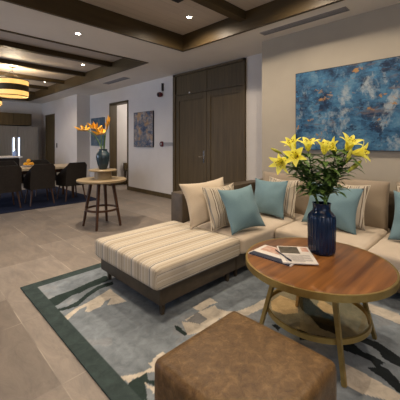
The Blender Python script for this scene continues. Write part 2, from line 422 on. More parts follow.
# door frames
struct('trim_5', B((XD-.015, XD+.21, 8.12, 8.17, 0, 2.44), (XD-.015, XD+.21, 7.13, 7.18, 0, 2.44), (XD-.015, XD+.21, 7.13, 8.17, 2.395, 2.445)), M['wood_dark'])
dk = struct('door_1', B((3.93, 3.99, 11.48, 12.36, 0.01, 2.28)), M['wood_dark'])
struct('door_frame', B((3.905, 4.0, 11.43, 11.48, 0, 2.335), (3.905, 4.0, 12.36, 12.41, 0, 2.335), (3.905, 4.0, 11.43, 12.41, 2.285, 2.335)), M['wood_dark'], dk)
# big double door set in the recessed wall
xf = XD-.02
dd = struct('door_2', B((xf-.03, XD, 3.2, 3.245, 0, 2.80), (xf-.03, XD, 5.11, 5.19, 0, 2.80), (xf-.03, XD, 3.2, 5.19, 2.755, 2.80)), M['wood_dark'])
struct('transom_panel', B((xf, XD, 3.245, 4.15, 2.36, 2.755), (xf, XD, 4.16, 5.11, 2.36, 2.755), bev=.004), M['wood_dark'], dd)
struct('door_trim', B((xf-.02, XD, 3.245, 5.11, 2.325, 2.36)), M['wood_dark'], dd)
def leaf(y0, y1):
    f = .11
    lf = struct('door_leaf', B((xf+.008, XD, y0+.003, y1-.003, .01, 2.32)), M['wood_dark'], dd)
    struct('door_stile', B((xf-.008, xf+.012, y0+.003, y0+f, .01, 2.32), (xf-.008, xf+.012, y1-f, y1-.003, .01, 2.32),
        (xf-.008, xf+.012, y0+f, y1-f, .01, .18), (xf-.008, xf+.012, y0+f, y1-f, 2.2, 2.32), bev=.004), M['wood_dark'], lf)
    return lf
la = leaf(3.245, 4.16); lb = leaf(4.16, 5.11)
bm = B((xf-.014, xf-.008, 4.215, 4.25, .88, 1.12)); tube(bm, [(xf-.01, 4.232, 1.0), (xf-.055, 4.232, 1.0), (xf-.055, 4.33, 1.0)], .008, 8)
struct('door_sensor', B((xf-.03, xf-.02, 4.63, 4.66, 2.335, 2.365)), M['whitep'], dd)
h = struct('door_handle', bm, M['chrome'], lb); h['label'] = 'chrome lever handle'
# baseboards
struct('baseboard_right', B((X1-.015, X1, Y0, 2.54, 0, .1)), M['wood_dark'])
struct('baseboard_door_side', B((XD-.015, XD, 2.54, 3.2, 0, .1), (XD-.015, XD, 5.19, 7.13, 0, .1), (XD-.015, XD, 8.17, 9.49, 0, .1)), M['wood_dark'])
struct('baseboard_kitchen_side', B((3.905, 3.92, 9.475, 11.43, 0, .1), (3.92, 4.335, 9.475, 9.49, 0, .1)), M['wood_dark'])

# ------------------------------------------------------------------ rug (pattern woven in, per-vertex colours)
G1 = [[(0.835,2.602),(0.922,2.627),(1.046,2.624),(1.219,2.661),(1.322,2.672),(1.381,2.688),(1.399,2.574),(1.292,2.561),(1.148,2.554),(1.07,2.527),(1.011,2.538),(0.936,2.501),(0.865,2.466),(0.832,2.469)],
 [(0.835,2.407),(0.914,2.392),(1.0,2.41),(1.102,2.477),(1.231,2.535),(1.374,2.528),(1.35,2.462),(1.226,2.476),(1.099,2.422),(0.97,2.337),(0.855,2.359)],
 [(0.849,1.397),(0.883,1.405),(0.922,1.396),(0.964,1.39),(0.941,1.344),(0.972,1.304),(0.948,1.272),(0.934,1.306),(0.917,1.346),(0.902,1.309),(0.86,1.232),(0.844,1.262)],
 [(1.351,1.612),(1.366,1.584),(1.352,1.472),(1.324,1.479),(1.329,1.574)]]
BE = [[(0.832,2.262),(0.942,2.315),(1.05,2.335),(1.2,2.38),(1.288,2.414),(1.28,2.271),(1.28,2.132),(1.211,2.148),(1.145,2.188),(1.219,2.264),(1.158,2.253),(1.102,2.206),(0.998,2.198),(0.982,2.228),(1.026,2.282),(0.969,2.288),(0.844,2.207)],
 [(0.849,1.471),(0.902,1.434),(0.964,1.408),(1.015,1.403),(1.009,1.447),(1.032,1.435),(1.06,1.456),(1.129,1.461),(1.136,1.401),(1.038,1.343),(0.967,1.387),(0.922,1.396),(0.885,1.408),(0.852,1.398)],
 [(0.917,1.346),(0.926,1.304),(0.945,1.267),(0.909,1.249),(0.915,1.273),(0.909,1.303)],
 [(1.417,1.616),(1.479,1.512),(1.62,1.523),(1.649,1.449),(1.491,1.401),(1.346,1.471),(1.379,1.532)],
 [(1.597,1.688),(1.803,1.694),(1.789,1.599),(1.72,1.616),(1.602,1.61)],
 [(1.446,1.608),(1.602,1.61),(1.748,1.588),(1.722,1.539),(1.751,1.463),(1.804,1.409),(1.978,1.37),(2.133,1.366),(2.026,1.286),(1.866,1.315),(1.813,1.322),(1.726,1.418),(1.54,1.472),(1.44,1.522)],
 [(2.1,1.3),(2.25,1.306),(2.254,1.147),(2.109,1.073),(2.018,1.138),(2.005,1.233)],
 [(2.319,1.02),(2.425,1.042),(2.388,0.931),(2.283,0.875),(2.261,0.941)],
 [(2.648,0.765),(2.619,0.524),(2.61,0.447),(2.458,0.421),(2.489,0.498),(2.501,0.612),(2.507,0.686)],
 [(1.825,0.662),(1.823,0.569),(1.812,0.456),(1.798,0.336),(1.742,0.326),(1.668,0.494),(1.666,0.602)]]
CH = [[(2.351,1.205),(2.397,1.202),(2.386,1.125),(2.316,1.043),(2.261,0.941),(2.244,0.832),(2.057,0.749),(2.047,0.879),(2.136,0.992),(2.168,1.071),(2.254,1.147)],
 [(1.929,0.996),(1.935,0.899),(1.981,0.811),(1.978,0.771),(1.831,0.918)], [(1.841,1.132),(1.871,1.118),(1.856,1.07),(1.812,1.067)],
 [(1.981,0.719),(2.04,0.661),(2.002,0.593),(2.011,0.551),(1.993,0.473),(1.946,0.49),(1.949,0.443),(1.896,0.386),(1.828,0.342),(1.803,0.367),(1.855,0.454),(1.866,0.511),(1.881,0.54),(1.913,0.502),(1.948,0.533),(1.951,0.578),(1.941,0.637),(1.934,0.695)],
 [(2.087,0.651),(2.155,0.622),(2.167,0.553),(2.135,0.478),(2.099,0.399),(2.021,0.371),(2.014,0.437),(2.032,0.497),(2.073,0.522),(2.092,0.573)]]
GS = [[(1.443,1.59),(1.582,1.617),(1.573,1.503),(1.488,1.495)]]
def rug():
    x0, x1, y0, y1 = .738, 3.3, -1.0, 3.0
    xs = np.concatenate([np.arange(x0, 2.62, .0075), np.arange(2.62, x1+.001, .03)]); ys = np.concatenate([np.arange(y0, .25, .03), np.arange(.25, y1+.0001, .0075)])
    xs[-1] = x1; ys[-1] = y1
    PX, PY = np.meshgrid(xs, ys, indexing='ij')
    def inside(poly):
        r = np.zeros(PX.shape, bool); n = len(poly)
        for i in range(n):
            (ax, ay), (bx, by) = poly[i], poly[(i+1) % n]
            c = ((ay > PY) != (by > PY))
            with np.errstate(divide='ignore', invalid='ignore'):
                c &= PX < (bx-ax)*(PY-ay)/(by-ay+1e-12)+ax
            r ^= c
        return r
    col = np.empty(PX.shape+(3,)); col[:] = (.192, .220, .245)
    nz = np.array([[noise.fractal(Vector((a*3.1, b*3.1, 0)), 1, 2, 4) for b in ys] for a in xs])
    col *= (1 + .22*np.clip(nz, -1, 1))[..., None]
    col[nz > .42] = (.235, .255, .275)
    def fill(polys, c):
        for p in polys: col[inside(p)] = c
    fill(BE, (.50, .45, .375)); fill(GS, (.20, .20, .20)); fill(G1, (.026, .040, .037)); fill(CH, (.016, .020, .022))
    b = .105
    edge = (PX < x0+b) | (PX > x1-b) | (PY < y0+b) | (PY > y1-b)
    col[edge] = (.042, .060, .059)
    bm = bmesh.new()
    nx, ny = PX.shape
    vs = [[bm.verts.new((xs[i], ys[j], .012)) for j in range(ny)] for i in range(nx)]
    for i in range(nx-1):
        for j in range(ny-1): bm.faces.new((vs[i][j], vs[i+1][j], vs[i+1][j+1], vs[i][j+1]))
    per = [vs[i][0] for i in range(nx)] + [vs[nx-1][j] for j in range(1, ny)] + [vs[i][ny-1] for i in range(nx-2, -1, -1)] + [vs[0][j] for j in range(ny-2, 0, -1)]
    low = [bm.verts.new((v.co.x, v.co.y, 0.0005)) for v in per]
    for i in range(len(per)):
        j = (i+1) % len(per); bm.faces.new((per[j], per[i], low[i], low[j]))
    m = mat('rug_wool', (.2,.2,.2), .95); bsdf(m).inputs['Sheen Weight'].default_value = 0.0
    at = nd(m, 'ShaderNodeVertexColor'); at.layer_name = 'Col'
    f = noise_t(m, coords(m), 13, 6, .65, .5); g = noise_t(m, coords(m), 260, 2)
    c = mix(m, .6, at.outputs[0], ramp(m, f, [(.3,(.55,.55,.57)),(.7,(1.35,1.35,1.35))]), 'MULTIPLY')
    ln(m, c, bsdf(m).inputs['Base Color']); bump(m, g, .5, .004)
    o = link('area_rug', bm, m)
    ca = o.data.color_attributes.new('Col', 'FLOAT_COLOR', 'POINT')
    flat = [col[i, j] for i in range(nx) for j in range(ny)]
    k = {}
    idx = 0
    arr = np.ones((len(o.data.vertices), 4), np.float32)
    arr[:len(flat), :3] = np.array(flat)
    arr[len(flat):, :3] = (.042, .060, .059)
    ca.data.foreach_set('color', arr.ravel())
    tag(o, 'large grey and beige brushstroke rug with dark green border under the coffee table', 'rug')
rug()

# ------------------------------------------------------------------ sofa with chaise
ch = thing('chaise', 'striped cream chaise seat on dark brown base at the open end of the sofa', 'chaise', (1.75, 2.15, 0.012))
def at(o, parent):                                   # keep world coordinates when parenting to a moved empty
    o.parent = parent; o.matrix_parent_inverse = Matrix.LocRotScale(parent.location, parent.rotation_euler, None).inverted()
    return o
at(link('frame', B((1.315, 2.195, 1.73, 2.645, .108, .262), bev=.012), M['frame_brown'], auto=40), ch)
at(link('seat_cushion', cushion(1.245, 2.2, 1.675, 2.635, .25, .415, .03, .008), M['stripe'], smooth=True), ch)
for x, y in ((1.375, 1.785), (1.375, 2.585), (2.13, 1.785), (2.13, 2.585)):
    bm = bmesh.new(); tube(bm, [(x, y, .013), (x, y, .115)], [.018, .026], 4, square=True)
    at(link('leg', bm, M['frame_brown']), ch)
so = thing('corner_sofa', 'L-shaped beige corner sofa with dark brown arm along the painted wall', 'sofa', (3.0, 1.2, 0.012))
at(link('frame', B((2.205, 3.64, 1.735, 2.5, .108, .262), (2.78, 3.64, -.02, 1.735, .108, .262)), M['frame_brown']), so)
at(link('armrest', B((2.21, 3.80, 2.5, 2.70, .03, .72), bev=.01), M['frame_brown'], auto=40), so)
at(link('armrest', B((2.80, 3.80, -.14, -.02, .03, .72), bev=.01), M['frame_brown'], auto=40), so)
at(link('back_frame', B((3.64, 3.80, -.02, 2.5, .03, .76), bev=.01), M['frame_brown'], auto=40), so)
at(link('seat_cushion', cushion(2.205, 3.62, 1.655, 2.495, .255, .415, .035, .012), M['seat'], smooth=True), so)
at(link('seat_cushion', cushion(2.70, 3.62, .795, 1.645, .255, .415, .045, .012), M['seat'], smooth=True), so)
at(link('seat_cushion', cushion(2.70, 3.62, -.015, .785, .255, .415, .045, .012), M['seat'], smooth=True), so)
for x, y in ((2.27, 1.8), (2.85, .1), (2.85, .9), (3.55, 2.4), (3.55, .1)):
    bm = bmesh.new(); tube(bm, [(x, y, .013), (x, y, .115)], [.018, .026], 4, square=True)
    at(link('leg', bm, M['frame_brown']), so)

def pillow_bm(w, h, T, pinch=.10, n=18, wr=.006, seed=0, expo=.62):
    bm = bmesh.new(); g = {}
    for side in (-1, 1):
        for i in range(n+1):
            for j in range(n+1):
                s, t = -1+2*i/n, -1+2*j/n
                s, t = math.sin(s*PI/2)*.35+s*.65, math.sin(t*PI/2)*.35+t*.65
                edge = i in (0, n) or j in (0, n)
                if edge and side == 1: g[(1, i, j)] = g[(-1, i, j)]; continue
                x = w/2*s*(1-pinch*(1-t*t)*abs(s)); z = h/2*t*(1-pinch*(1-s*s)*abs(t))
                d = T/2*((1-s**2)*(1-t**2))**expo if not edge else 0
                k = noise.noise(Vector((x*9+seed, z*9, side*3+seed)))*wr*(1 if not edge else .6)
                rad = math.atan2(z, x); kk = math.sin(rad*7+seed*3)*wr*.7*(abs(s*t))**.6
                g[(side, i, j)] = bm.verts.new((x, side*(d+k+kk) if not edge else kk*.7, z))
    for side in (-1, 1):
        for i in range(n):
            for j in range(n):
                q = [g[(side,i,j)], g[(side,i+1,j)], g[(side,i+1,j+1)], g[(side,i,j+1)]]
                bm.faces.new(q if side == -1 else q[::-1])
    return bm
def pillow(name, label, cat, q, T, m, group=None, parent=None, pinch=.13, seed=0, wr=.014, expo=.62, piping=None):
    x, y, z, yaw, lean, roll, wd, ht = q
    o = link(name, pillow_bm(wd, ht, T, pinch, 18, wr, seed, expo), m, smooth=True)
    mw = Matrix.Translation((x, y, z)) @ Matrix.Rotation(yaw, 4, 'Z') @ Matrix.Rotation(lean, 4, 'X') @ Matrix.Rotation(roll, 4, 'Y')
    o.matrix_world = mw
    if parent: o.parent = parent; o.matrix_parent_inverse = Matrix.Translation(parent.location).inverted()
    else: tag(o, label, cat, group)
    if piping:
        bm = bmesh.new(); pts = []
        n = 16
        def e(s, t): return (wd/2*s*(1-pinch*(1-t*t)*abs(s)), 0, ht/2*t*(1-pinch*(1-s*s)*abs(t)))
        for a in range(n): pts.append(e(-1+2*a/n, -1))
        for a in range(n): pts.append(e(1, -1+2*a/n))
        for a in range(n): pts.append(e(1-2*a/n, 1))
        for a in range(n+1): pts.append(e(-1, 1-2*a/n))
        tube(bm, pts, .005, 6, False); link('piping', bm, piping, o, smooth=True)
    return o
for yc, wd in ((1.93, .78), (1.145, .70), (.375, .74)):
    pillow('back_cushion', None, None, (3.51, yc, .645, -PI/2, -.16, 0, wd, .50), .20, M['taupe'], parent=so, pinch=.02, seed=yc, wr=.008, expo=.35)
pillow('throw_pillow', 'plain cream square pillow leaning on the sofa arm, leftmost of all pillows', 'pillow', (2.325, 2.215, .663, -.278, -.409, -.078, .575, .48), .17, M['cream'], 'pillows along the sofa arm', seed=1)
p = pillow('throw_pillow', 'brown and cream striped pillow between the plain cream and first teal pillow', 'pillow', (2.365, 2.035, .634, -.12, -.38, -.006, .452, .446), .15, M['stripe_pillow'], 'pillows along the sofa arm', seed=2, piping=M['ivory'])
pillow('throw_pillow', 'teal pillow nearest the striped chaise, in front of the striped pillow', 'pillow', (2.394, 1.813, .64, -.245, -.435, -.058, .438, .449), .20, M['teal'], 'teal pillows', seed=3)
pillow('throw_pillow', 'teal pillow in the corner of the sofa, under the left end of the lilies', 'pillow', (3.081, 1.938, .641, -1.565, -.3, -.017, .458, .443), .20, M['teal'], 'teal pillows', seed=4)
pillow('throw_pillow', 'striped cream pillow peeping out behind the corner teal pillow', 'pillow', (3.25, 1.87, .643, -1.70, -.27, 0, .451, .443), .12, M['stripe_pillow'], 'striped pillows on the wall side', seed=5, piping=M['ivory'])
pillow('throw_pillow', 'teal pillow directly behind the blue vase', 'pillow', (3.10, 1.215, .647, -1.535, -.355, .062, .55, .46), .20, M['teal'], 'teal pillows', seed=6)
pillow('throw_pillow', 'striped cream pillow half hidden behind the teal pillow by the vase', 'pillow', (3.31, 1.165, .65, -1.6, -.30, .03, .457, .45), .12, M['stripe_pillow'], 'striped pillows on the wall side', seed=7, piping=M['ivory'])
pillow('throw_pillow', 'teal pillow cut off by the right edge, nearest the viewer on the sofa', 'pillow', (3.14, .475, .635, -1.5, -.34, .05, .45, .45), .20, M['teal'], 'teal pillows', seed=8)
pillow('throw_pillow', 'pale cream pillow behind the teal pillow at the right edge', 'pillow', (3.33, .47, .65, -1.57, -.28, 0, .46, .46), .12, M['stripe_pillow'], 'striped pillows on the wall side', seed=9, piping=M['ivory'])

# ------------------------------------------------------------------ leather ottoman
ot = thing('ottoman', 'square brown leather ottoman in the front of the rug', 'ottoman', (.975, .735, .012))
at(link('cushion', cushion(.712, 1.24, .455, .995, .07, .425, .032, .012, 16), M['leather'], smooth=True), ot)
at(link('base', B((.76, 1.19, .52, .95, .012, .085)), M['black']), ot)
bm = bmesh.new()
pts = []
for a in range(0):
    t = a/32*4; k = int(t) % 4; f = t-int(t)
    c_ = [(.735,.495),(1.215,.495),(1.215,.975),(.735,.975)]
    pts.append((c_[k][0]+(c_[(k+1)%4][0]-c_[k][0])*f, c_[k][1]+(c_[(k+1)%4][1]-c_[k][1])*f, .385))

# ------------------------------------------------------------------ coffee table
TC = (1.92, .85); TZ = .53; TR = .450
ct = thing('coffee_table', 'round cherry wood coffee table with brass rim, legs and glass shelf', 'coffee table', (*TC, .012))
def tmat():
    m = M['tabletop']; return m
at(link('tabletop', lathe_solid([(TR-.008, TZ-.018), (TR-.006, TZ-.002), (TR-.012, TZ)], 72, TC), tmat(), auto=40), ct)
bm = bmesh.new(); torus(bm, (*TC, TZ-.021), TR, .007, .019, 72)
lathe(bm, [(TR-.005, TZ-.036), (TR-.06, TZ-.036)], 72, TC)
o = at(link('rim', bm, M['brass'], auto=40), ct); o['label'] = 'brass edge band of the table'
at(link('underframe', lathe_solid([(TR-.02, TZ-.034), (TR-.02, TZ-.018)], 48, TC), M['wood_leg']), ct)
for a in (45, 135, 225, 315):
    ca, sa = math.cos(R(a)), math.sin(R(a))
    bm = bmesh.new()
    tube(bm, [(TC[0]+ca*.385, TC[1]+sa*.385, .013), (TC[0]+ca*.25, TC[1]+sa*.25, TZ-.033)], [.0155, .0185], 4, square=True)
    at(link('leg', bm, M['brass']), ct)
bm = bmesh.new(); torus(bm, (*TC, .20), .312, .006, .015, 72)
o = at(link('shelf_ring', bm, M['brass'], auto=40), ct)
o = at(link('glass_shelf', lathe_solid([(.305, .197), (.305, .203)], 64, TC), M['bronze_glass'], auto=40), ct); o['label'] = 'bronze tinted glass shelf'

# magazines and pen
def slab(name, c, ang, w, l, z0, z1, m, parent=None):
    bm = bmesh.new(); box(bm, -w/2, w/2, -l/2, l/2, 0, z1-z0)
    o = link(name, bm, m, parent)
    o.location = (c[0], c[1], z0); o.rotation_euler = (0, 0, R(ang)); return o
def part_of(o, bm, name, m, lab=None):
    p = link(name, bm, m, o)
    if lab: p['label'] = lab
    return p
m1 = slab('magazine', (1.80, 1.07), 1, .215, .315, TZ, TZ+.008, M['paper']); tag(m1, 'magazine with dark navy edge lying underneath on the coffee table', 'magazine', 'magazines on the coffee table')
part_of(m1, B((-.1077, -.055, -.150, .150, .0082, .009), (-.1082, -.1073, -.15, .15, .001, .0078)), 'navy_border', M['navyprint'])
part_of(m1, B((.0, .095, -.03, .13, .0082, .009)), 'cover_picture', M['red_print'])
m2 = slab('magazine', (1.873, .967), -52, .215, .30, TZ+.0095, TZ+.016, M['paper']); tag(m2, 'white magazine with a dark photo lying on top on the coffee table', 'magazine', 'magazines on the coffee table')
part_of(m2, B((-.10, .03, .01, .14, .0066, .0072)), 'cover_photo', M['photo_print'])
part_of(m2, B((.05, .095, .05, .13, .0066, .0072)), 'small_picture', M['red_print'])
tb = bmesh.new()
for k in range(9):
    box(tb, -.085, .085-.05*(k % 3 == 2), -.02-.013*k, -.015-.013*k, .0066, .0070)
part_of(m2, tb, 'print_lines', M['greyp'])
bm = bmesh.new(); tube(bm, [(1.835, 1.10, TZ+.0215), (1.735, .93, TZ+.0215)], [.004, .0055], 8)
pn = link('pen', bm, M['navyprint'], smooth=True); tag(pn, 'dark pen lying across the magazines', 'pen')
bm = bmesh.new(); tube(bm, [(1.745, .947, TZ+.027), (1.765, .981, TZ+.0275)], .0018, 6); part_of(pn, bm, 'clip', M['chrome'])

# ------------------------------------------------------------------ blue vase and lilies
VC = (2.075, .88)
VR = .93
prof = [(r_*VR, z_) for r_, z_ in [(.078,TZ),(.090,TZ+.006),(.096,TZ+.03),(.098,TZ+.15),(.099,TZ+.235),(.094,TZ+.262),(.080,TZ+.28),(.066,TZ+.292),(.062,TZ+.31),(.064,TZ+.335),(.068,TZ+.345),
        (.060,TZ+.345),(.056,TZ+.31),(.060,TZ+.29),(.085,TZ+.25),(.088,TZ+.05),(.0,TZ+.04)]]
bm = bmesh.new(); rg = lathe(bm, prof[:6], 128, VC, .022, 26); rg2 = lathe(bm, prof[5:], 128, VC)
bm.faces.new(list(reversed(rg[0])))
va = link('vase', bm, M['vase_blue'], auto=60); tag(va, 'ribbed cobalt blue glass vase on the coffee table holding yellow lilies', 'vase')

def petal(bm, mtx, L, W, curl, az, lift=0, n=9):
    """one recurved petal along +Z opening outwards at azimuth az"""
    rows = []; ca, sa = math.cos(az), math.sin(az)
    rad, z = .004, 0; ang = .12 + lift
    for i in range(n+1):
        t = i/n
        if i:
            ang = .18 + lift + curl*t**1.5
            rad += math.sin(ang)*L/n; z += math.cos(ang)*L/n
        wd = W*math.sin(PI*min(1, t*.93+.07))**.8*(1-.25*t) + .0008
        row = []
        for s in (-1, -.5, 0, .5, 1):
            off = abs(s)**2*wd*.28
            r = rad - off*math.cos(ang); zz = z + off*math.sin(ang)
            row.append(bm.verts.new(mtx @ Vector((r*ca - s*wd*sa, r*sa + s*wd*ca, zz))))
        rows.append(row)
    for a, b in zip(rows, rows[1:]):
        for k in range(4): bm.faces.new((a[k], a[k+1], b[k+1], b[k]))
def flower(parent, pos, d, size=1, open_=1.5, seed=0):
    mtx = Matrix.Translation(pos) @ aim(d) @ Matrix.Rotation(seed*1.3, 4, 'Z')
    bm = bmesh.new()
    for k in range(3): petal(bm, mtx, .145*size, .024*size, open_, k*2*PI/3)
    for k in range(3): petal(bm, mtx, .145*size, .032*size, open_*.92, k*2*PI/3+PI/3, -.04)
    f = link('flower', bm, M['petal'], parent, smooth=True)
    bm = bmesh.new(); bma = bmesh.new()
    for k in range(6):
        a = k*PI/3+.3
        e = Vector((math.cos(a)*.022*size, math.sin(a)*.026*size, .095*size))
        tube(bm, [mtx @ Vector((0,0,.005)), mtx @ Vector((e.x*.4, e.y*.4, .04*size)), mtx @ e], .0009, 5)
        q = aim((math.cos(a+1.2), math.sin(a+1.2), .2))
        for sg in (-1,):
            tube(bma, [mtx @ (e + (q @ Vector((0,0,-.006)))), mtx @ (e + (q @ Vector((0,0,.006))))], .0019, 6)
    link('stamen', bm, M['bud'], f); link('anther', bma, M['anther'], f)
    return f
def leaf(bm, base, d, L, W, droop):
    d = Vector(d).normalized(); side = d.cross(Vector((0,0,1)))
    if side.length < .05: side = Vector((1,0,0))
    side.normalize(); n = 6; rows = []; p = Vector(base)
    for i in range(n+1):
        t = i/n
        if i: p = p + (d + Vector((0,0,-droop*t*t*1.5))).normalized()*(L/n)
        wd = W*math.sin(PI*(t*.9+.1))**.9 + .0004
        up = side.cross(d)
        rows.append([bm.verts.new(p - side*wd + up*wd*.35), bm.verts.new(p), bm.verts.new(p + side*wd + up*wd*.35)])
    for a, b in zip(rows, rows[1:]):
        for k in range(2): bm.faces.new((a[k], a[k+1], b[k+1], b[k]))
vm = Vector((VC[0], VC[1], TZ+.345))
CAMD = Vector((-.7, -.7, .05))
def lily(label, pos, d, size, open_, bud=None, seed=0, group='yellow lilies in the blue vase', nl=27, toward=None):
    rnd = random.Random(seed*13+5)
    pos = Vector(pos); d = Vector(d).normalized()
    o = thing('lily', label, 'flower', (VC[0], VC[1], TZ+.05), 0, group)
    dirv = (pos - vm); dirv.z = 0
    start = Vector((VC[0], VC[1], TZ+.08)) - dirv*.12
    mouth = vm + dirv.normalized()*.030 if dirv.length > .01 else vm
    mid = mouth.lerp(pos, .5) + Vector((0, 0, .04))
    pts = [start] + bez(mouth, mid - d*.02, pos, 9)
    bm = bmesh.new(); tube(bm, pts, [.004]*3 + [.0035]*(len(pts)-3), 6)
    at(link('stem', bm, M['stem'], smooth=True), o)
    f = flower(None, pos, d, size*.88, open_*.86, seed); at(f, o)
    if bud:
        bp, bd, bs = bud; bp = Vector(bp); bd = Vector(bd).normalized()
        bm = bmesh.new(); q = Matrix.Translation(bp) @ aim(bd)
        for az in range(3): pass
        rg = lathe(bm, [(.0005,-.045*bs),(.007*bs,-.035*bs),(.011*bs,-.01*bs),(.012*bs,.015*bs),(.008*bs,.04*bs),(.001,.056*bs)], 12)
        bmesh.ops.transform(bm, matrix=q, verts=bm.verts)
        b = at(link('bud', bm, M['bud'], smooth=True), o)
        bm = bmesh.new(); tube(bm, bez(pts[5], pts[7], bp - bd*.044*bs, 5), .0022, 6)
        s_ = at(link('bud_stalk', bm, M['stem'], smooth=True), o)
    bm = bmesh.new()
    for k in range(nl):
        t = .12 + .80*k/(nl-1)
        i = 1 + t*9; a = pts[int(i)].lerp(pts[min(int(i)+1, len(pts)-1)], i-int(i))
        az = k*2.4 + seed
        dd_ = Vector((math.cos(az), math.sin(az), rnd.uniform(.1, .75)))
        leaf(bm, a, dd_, rnd.uniform(.13, .20)*(1-.2*t), rnd.uniform(.013, .022), rnd.uniform(.2, .9))
    at(link('foliage', bm, M['leaf'], smooth=True), o)
    return o
L_, RGT = Vector((-.709, .705, 0)), Vector((.709, -.705, 0))   # photo left / right
UP = Vector((0,0,1)); FR = Vector((-.705, -.709, 0))
lily('yellow lily drooping lowest at the far left of the bouquet', (1.83, 1.02, 1.19), L_*.6+FR*.55-UP*.35, 1.05, 1.35, seed=1, bud=((1.87,1.11,1.235), L_*.9+UP*.45, .9))
lily('yellow lily raised at upper left of the bouquet, above the drooping one', (1.99, 1.04, 1.235), L_*.4+UP*.8+FR*.3, 1.0, 1.3, seed=2)
lily('large open yellow lily facing forward left of the bouquet centre', (1.875, .955, 1.20), FR*.75+L_*.5+UP*.15, 1.0, 1.5, seed=3)
lily('yellow lily against the painting, curling open upward left of centre', (2.03, .955, 1.235), UP*.9+L_*.1+FR*.25, 1.0, 1.75, seed=4)
lily('single yellow lily standing upright at the centre top of the bouquet', (2.06, .855, 1.215), UP*1+FR*.12, .95, 1.15, seed=5)
lily('yellow lily right of centre turned to the left', (2.22, .835, 1.235), UP*.45+L_*.6+FR*.3, .9, 1.45, seed=6)
lily('yellow lily at upper right of the bouquet, open upward', (2.225, .765, 1.24), UP*.8+RGT*.15+FR*.45, 1.1, 1.5, seed=7, bud=((2.13,.72,1.20), UP*.9+RGT*.35, 1.15))
lily('yellow lily drooping at the far right of the bouquet', (2.14, .70, 1.225), RGT*.6+FR*.55+UP*.1, 1.0, 1.45, seed=8, bud=((2.125,.685,1.135), RGT*.8+UP*.65, 1.25))

# ------------------------------------------------------------------ round side table with pedestal tray, vase, strelitzia
RC = (2.19, 4.36); RZ = .728
rt = thing('round_table', 'round wooden side table with four dark splayed legs in the hall', 'table', (*RC, 0))
at(link('tabletop', lathe_solid([(.35, RZ-.038), (.368, RZ-.030), (.372, RZ-.006), (.365, RZ)], 56, RC), M['tabletop_pale'], auto=40), rt)
for a in (48, 138, 228, 318):
    ca, sa = math.cos(R(a)), math.sin(R(a)); bm = bmesh.new()
    tube(bm, [(RC[0]+ca*.285, RC[1]+sa*.285, .001), (RC[0]+ca*.165, RC[1]+sa*.165, RZ-.037)], [.019, .029], 4, square=True)
    at(link('leg', bm, M['wood_leg']), rt)
bm = bmesh.new(); torus(bm, (*RC, .27), .236, .012, .014, 56); at(link('stretcher_ring', bm, M['wood_leg'], auto=40), rt)
pt = tag(link('cake_stand', lathe_solid([(.135,RZ),(.135,RZ+.006),(.128,RZ+.012),(.128,RZ+.115),(.155,RZ+.122),(.205,RZ+.126),(.21,RZ+.140),(.20,RZ+.150)], 48, (2.2,4.343)), M['tabletop_pale'], auto=40),
    'low round wooden stand under the dark vase on the side table', 'stand')
VZ = RZ+.150
bm = lathe_solid([(.052,VZ),(.062,VZ+.012),(.082,VZ+.08),(.100,VZ+.16),(.104,VZ+.205),(.096,VZ+.245),(.074,VZ+.272),(.062,VZ+.288),(.064,VZ+.305),(.070,VZ+.312),(.060,VZ+.312),(.054,VZ+.29),(.085,VZ+.23),(.06,VZ+.05),(0,VZ+.04)], 48, (2.2,4.343))
tag(link('vase', bm, M['vase_dark'], auto=50), 'dark glazed urn vase on the round side table', 'vase')
def strelitzia(label, tip, d, spikes, seed):
    tip = Vector(tip); d = Vector(d).normalized()
    o = thing('strelitzia', label, 'flower', (2.2, 4.343, VZ+.06), 0, 'bird of paradise flowers')
    mouth = Vector((2.2, 4.343, VZ+.31)) + Vector((tip.x-2.2, tip.y-4.343, 0)).normalized()*.025
    pts = [Vector((2.2,4.343,VZ+.06))] + bez(mouth, mouth.lerp(tip, .5) + Vector((0,0,.10)) - d*.05, tip, 8)
    bm = bmesh.new(); tube(bm, pts, .0075, 7); at(link('stem', bm, M['stem'], smooth=True), o)
    bm = bmesh.new(); tube(bm, [tip - d*.03, tip, tip+d*.05, tip+d*.10, tip+d*.14], [.008, .014, .013, .008, .001], 8)
    at(link('bract', bm, M['bract'], smooth=True), o)
    bm = bmesh.new(); rnd = random.Random(seed)
    for k in range(spikes):
        a = (k/(spikes-1)-.5)*2.2
        v = (UP*(1-.25*abs(a)) + d*(a*.75+.1) + FR*rnd.uniform(-.6,.6) + RGT*rnd.uniform(-.25,.25)).normalized()
        L = rnd.uniform(.075,.135); s = v.cross(FR).normalized(); rows = []
        b0 = tip + d*(.10*k/spikes)
        for i in range(7):
            t = i/6; wd = .0135*math.sin(PI*(t*.88+.1))+.001
            p = b0 + v*L*t + FR*.03*t*t
            rows.append([bm.verts.new(p - s*wd), bm.verts.new(p + FR*.006), bm.verts.new(p + s*wd)])
        for r0, r1 in zip(rows, rows[1:]):
            for q in range(2): bm.faces.new((r0[q], r0[q+1], r1[q+1], r1[q]))
    at(link('sepals', bm, M['orange'], smooth=True), o)
    bm = bmesh.new(); tube(bm, [tip+d*.02+UP*.01, tip+d*.10+UP*.05], [.006,.001], 6); at(link('petal', bm, M['blue_petal']), o)
strelitzia('orange bird of paradise flower reaching far left from the urn', (2.01,4.52,1.48), L_*1+UP*.02, 5, 1)
strelitzia('orange bird of paradise flower in the middle of the urn bouquet', (2.14,4.39,1.49), L_*.8+FR*.3+UP*.2, 9, 2)
strelitzia('tall orange bird of paradise flower at the right of the urn bouquet', (2.235,4.285,1.51), RGT*.3+UP*.9+FR*.2, 9, 3)
strelitzia('low orange bird of paradise flower in front of the urn bouquet', (2.18,4.30,1.43), L_*.6+FR*.6-UP*.2, 8, 4)

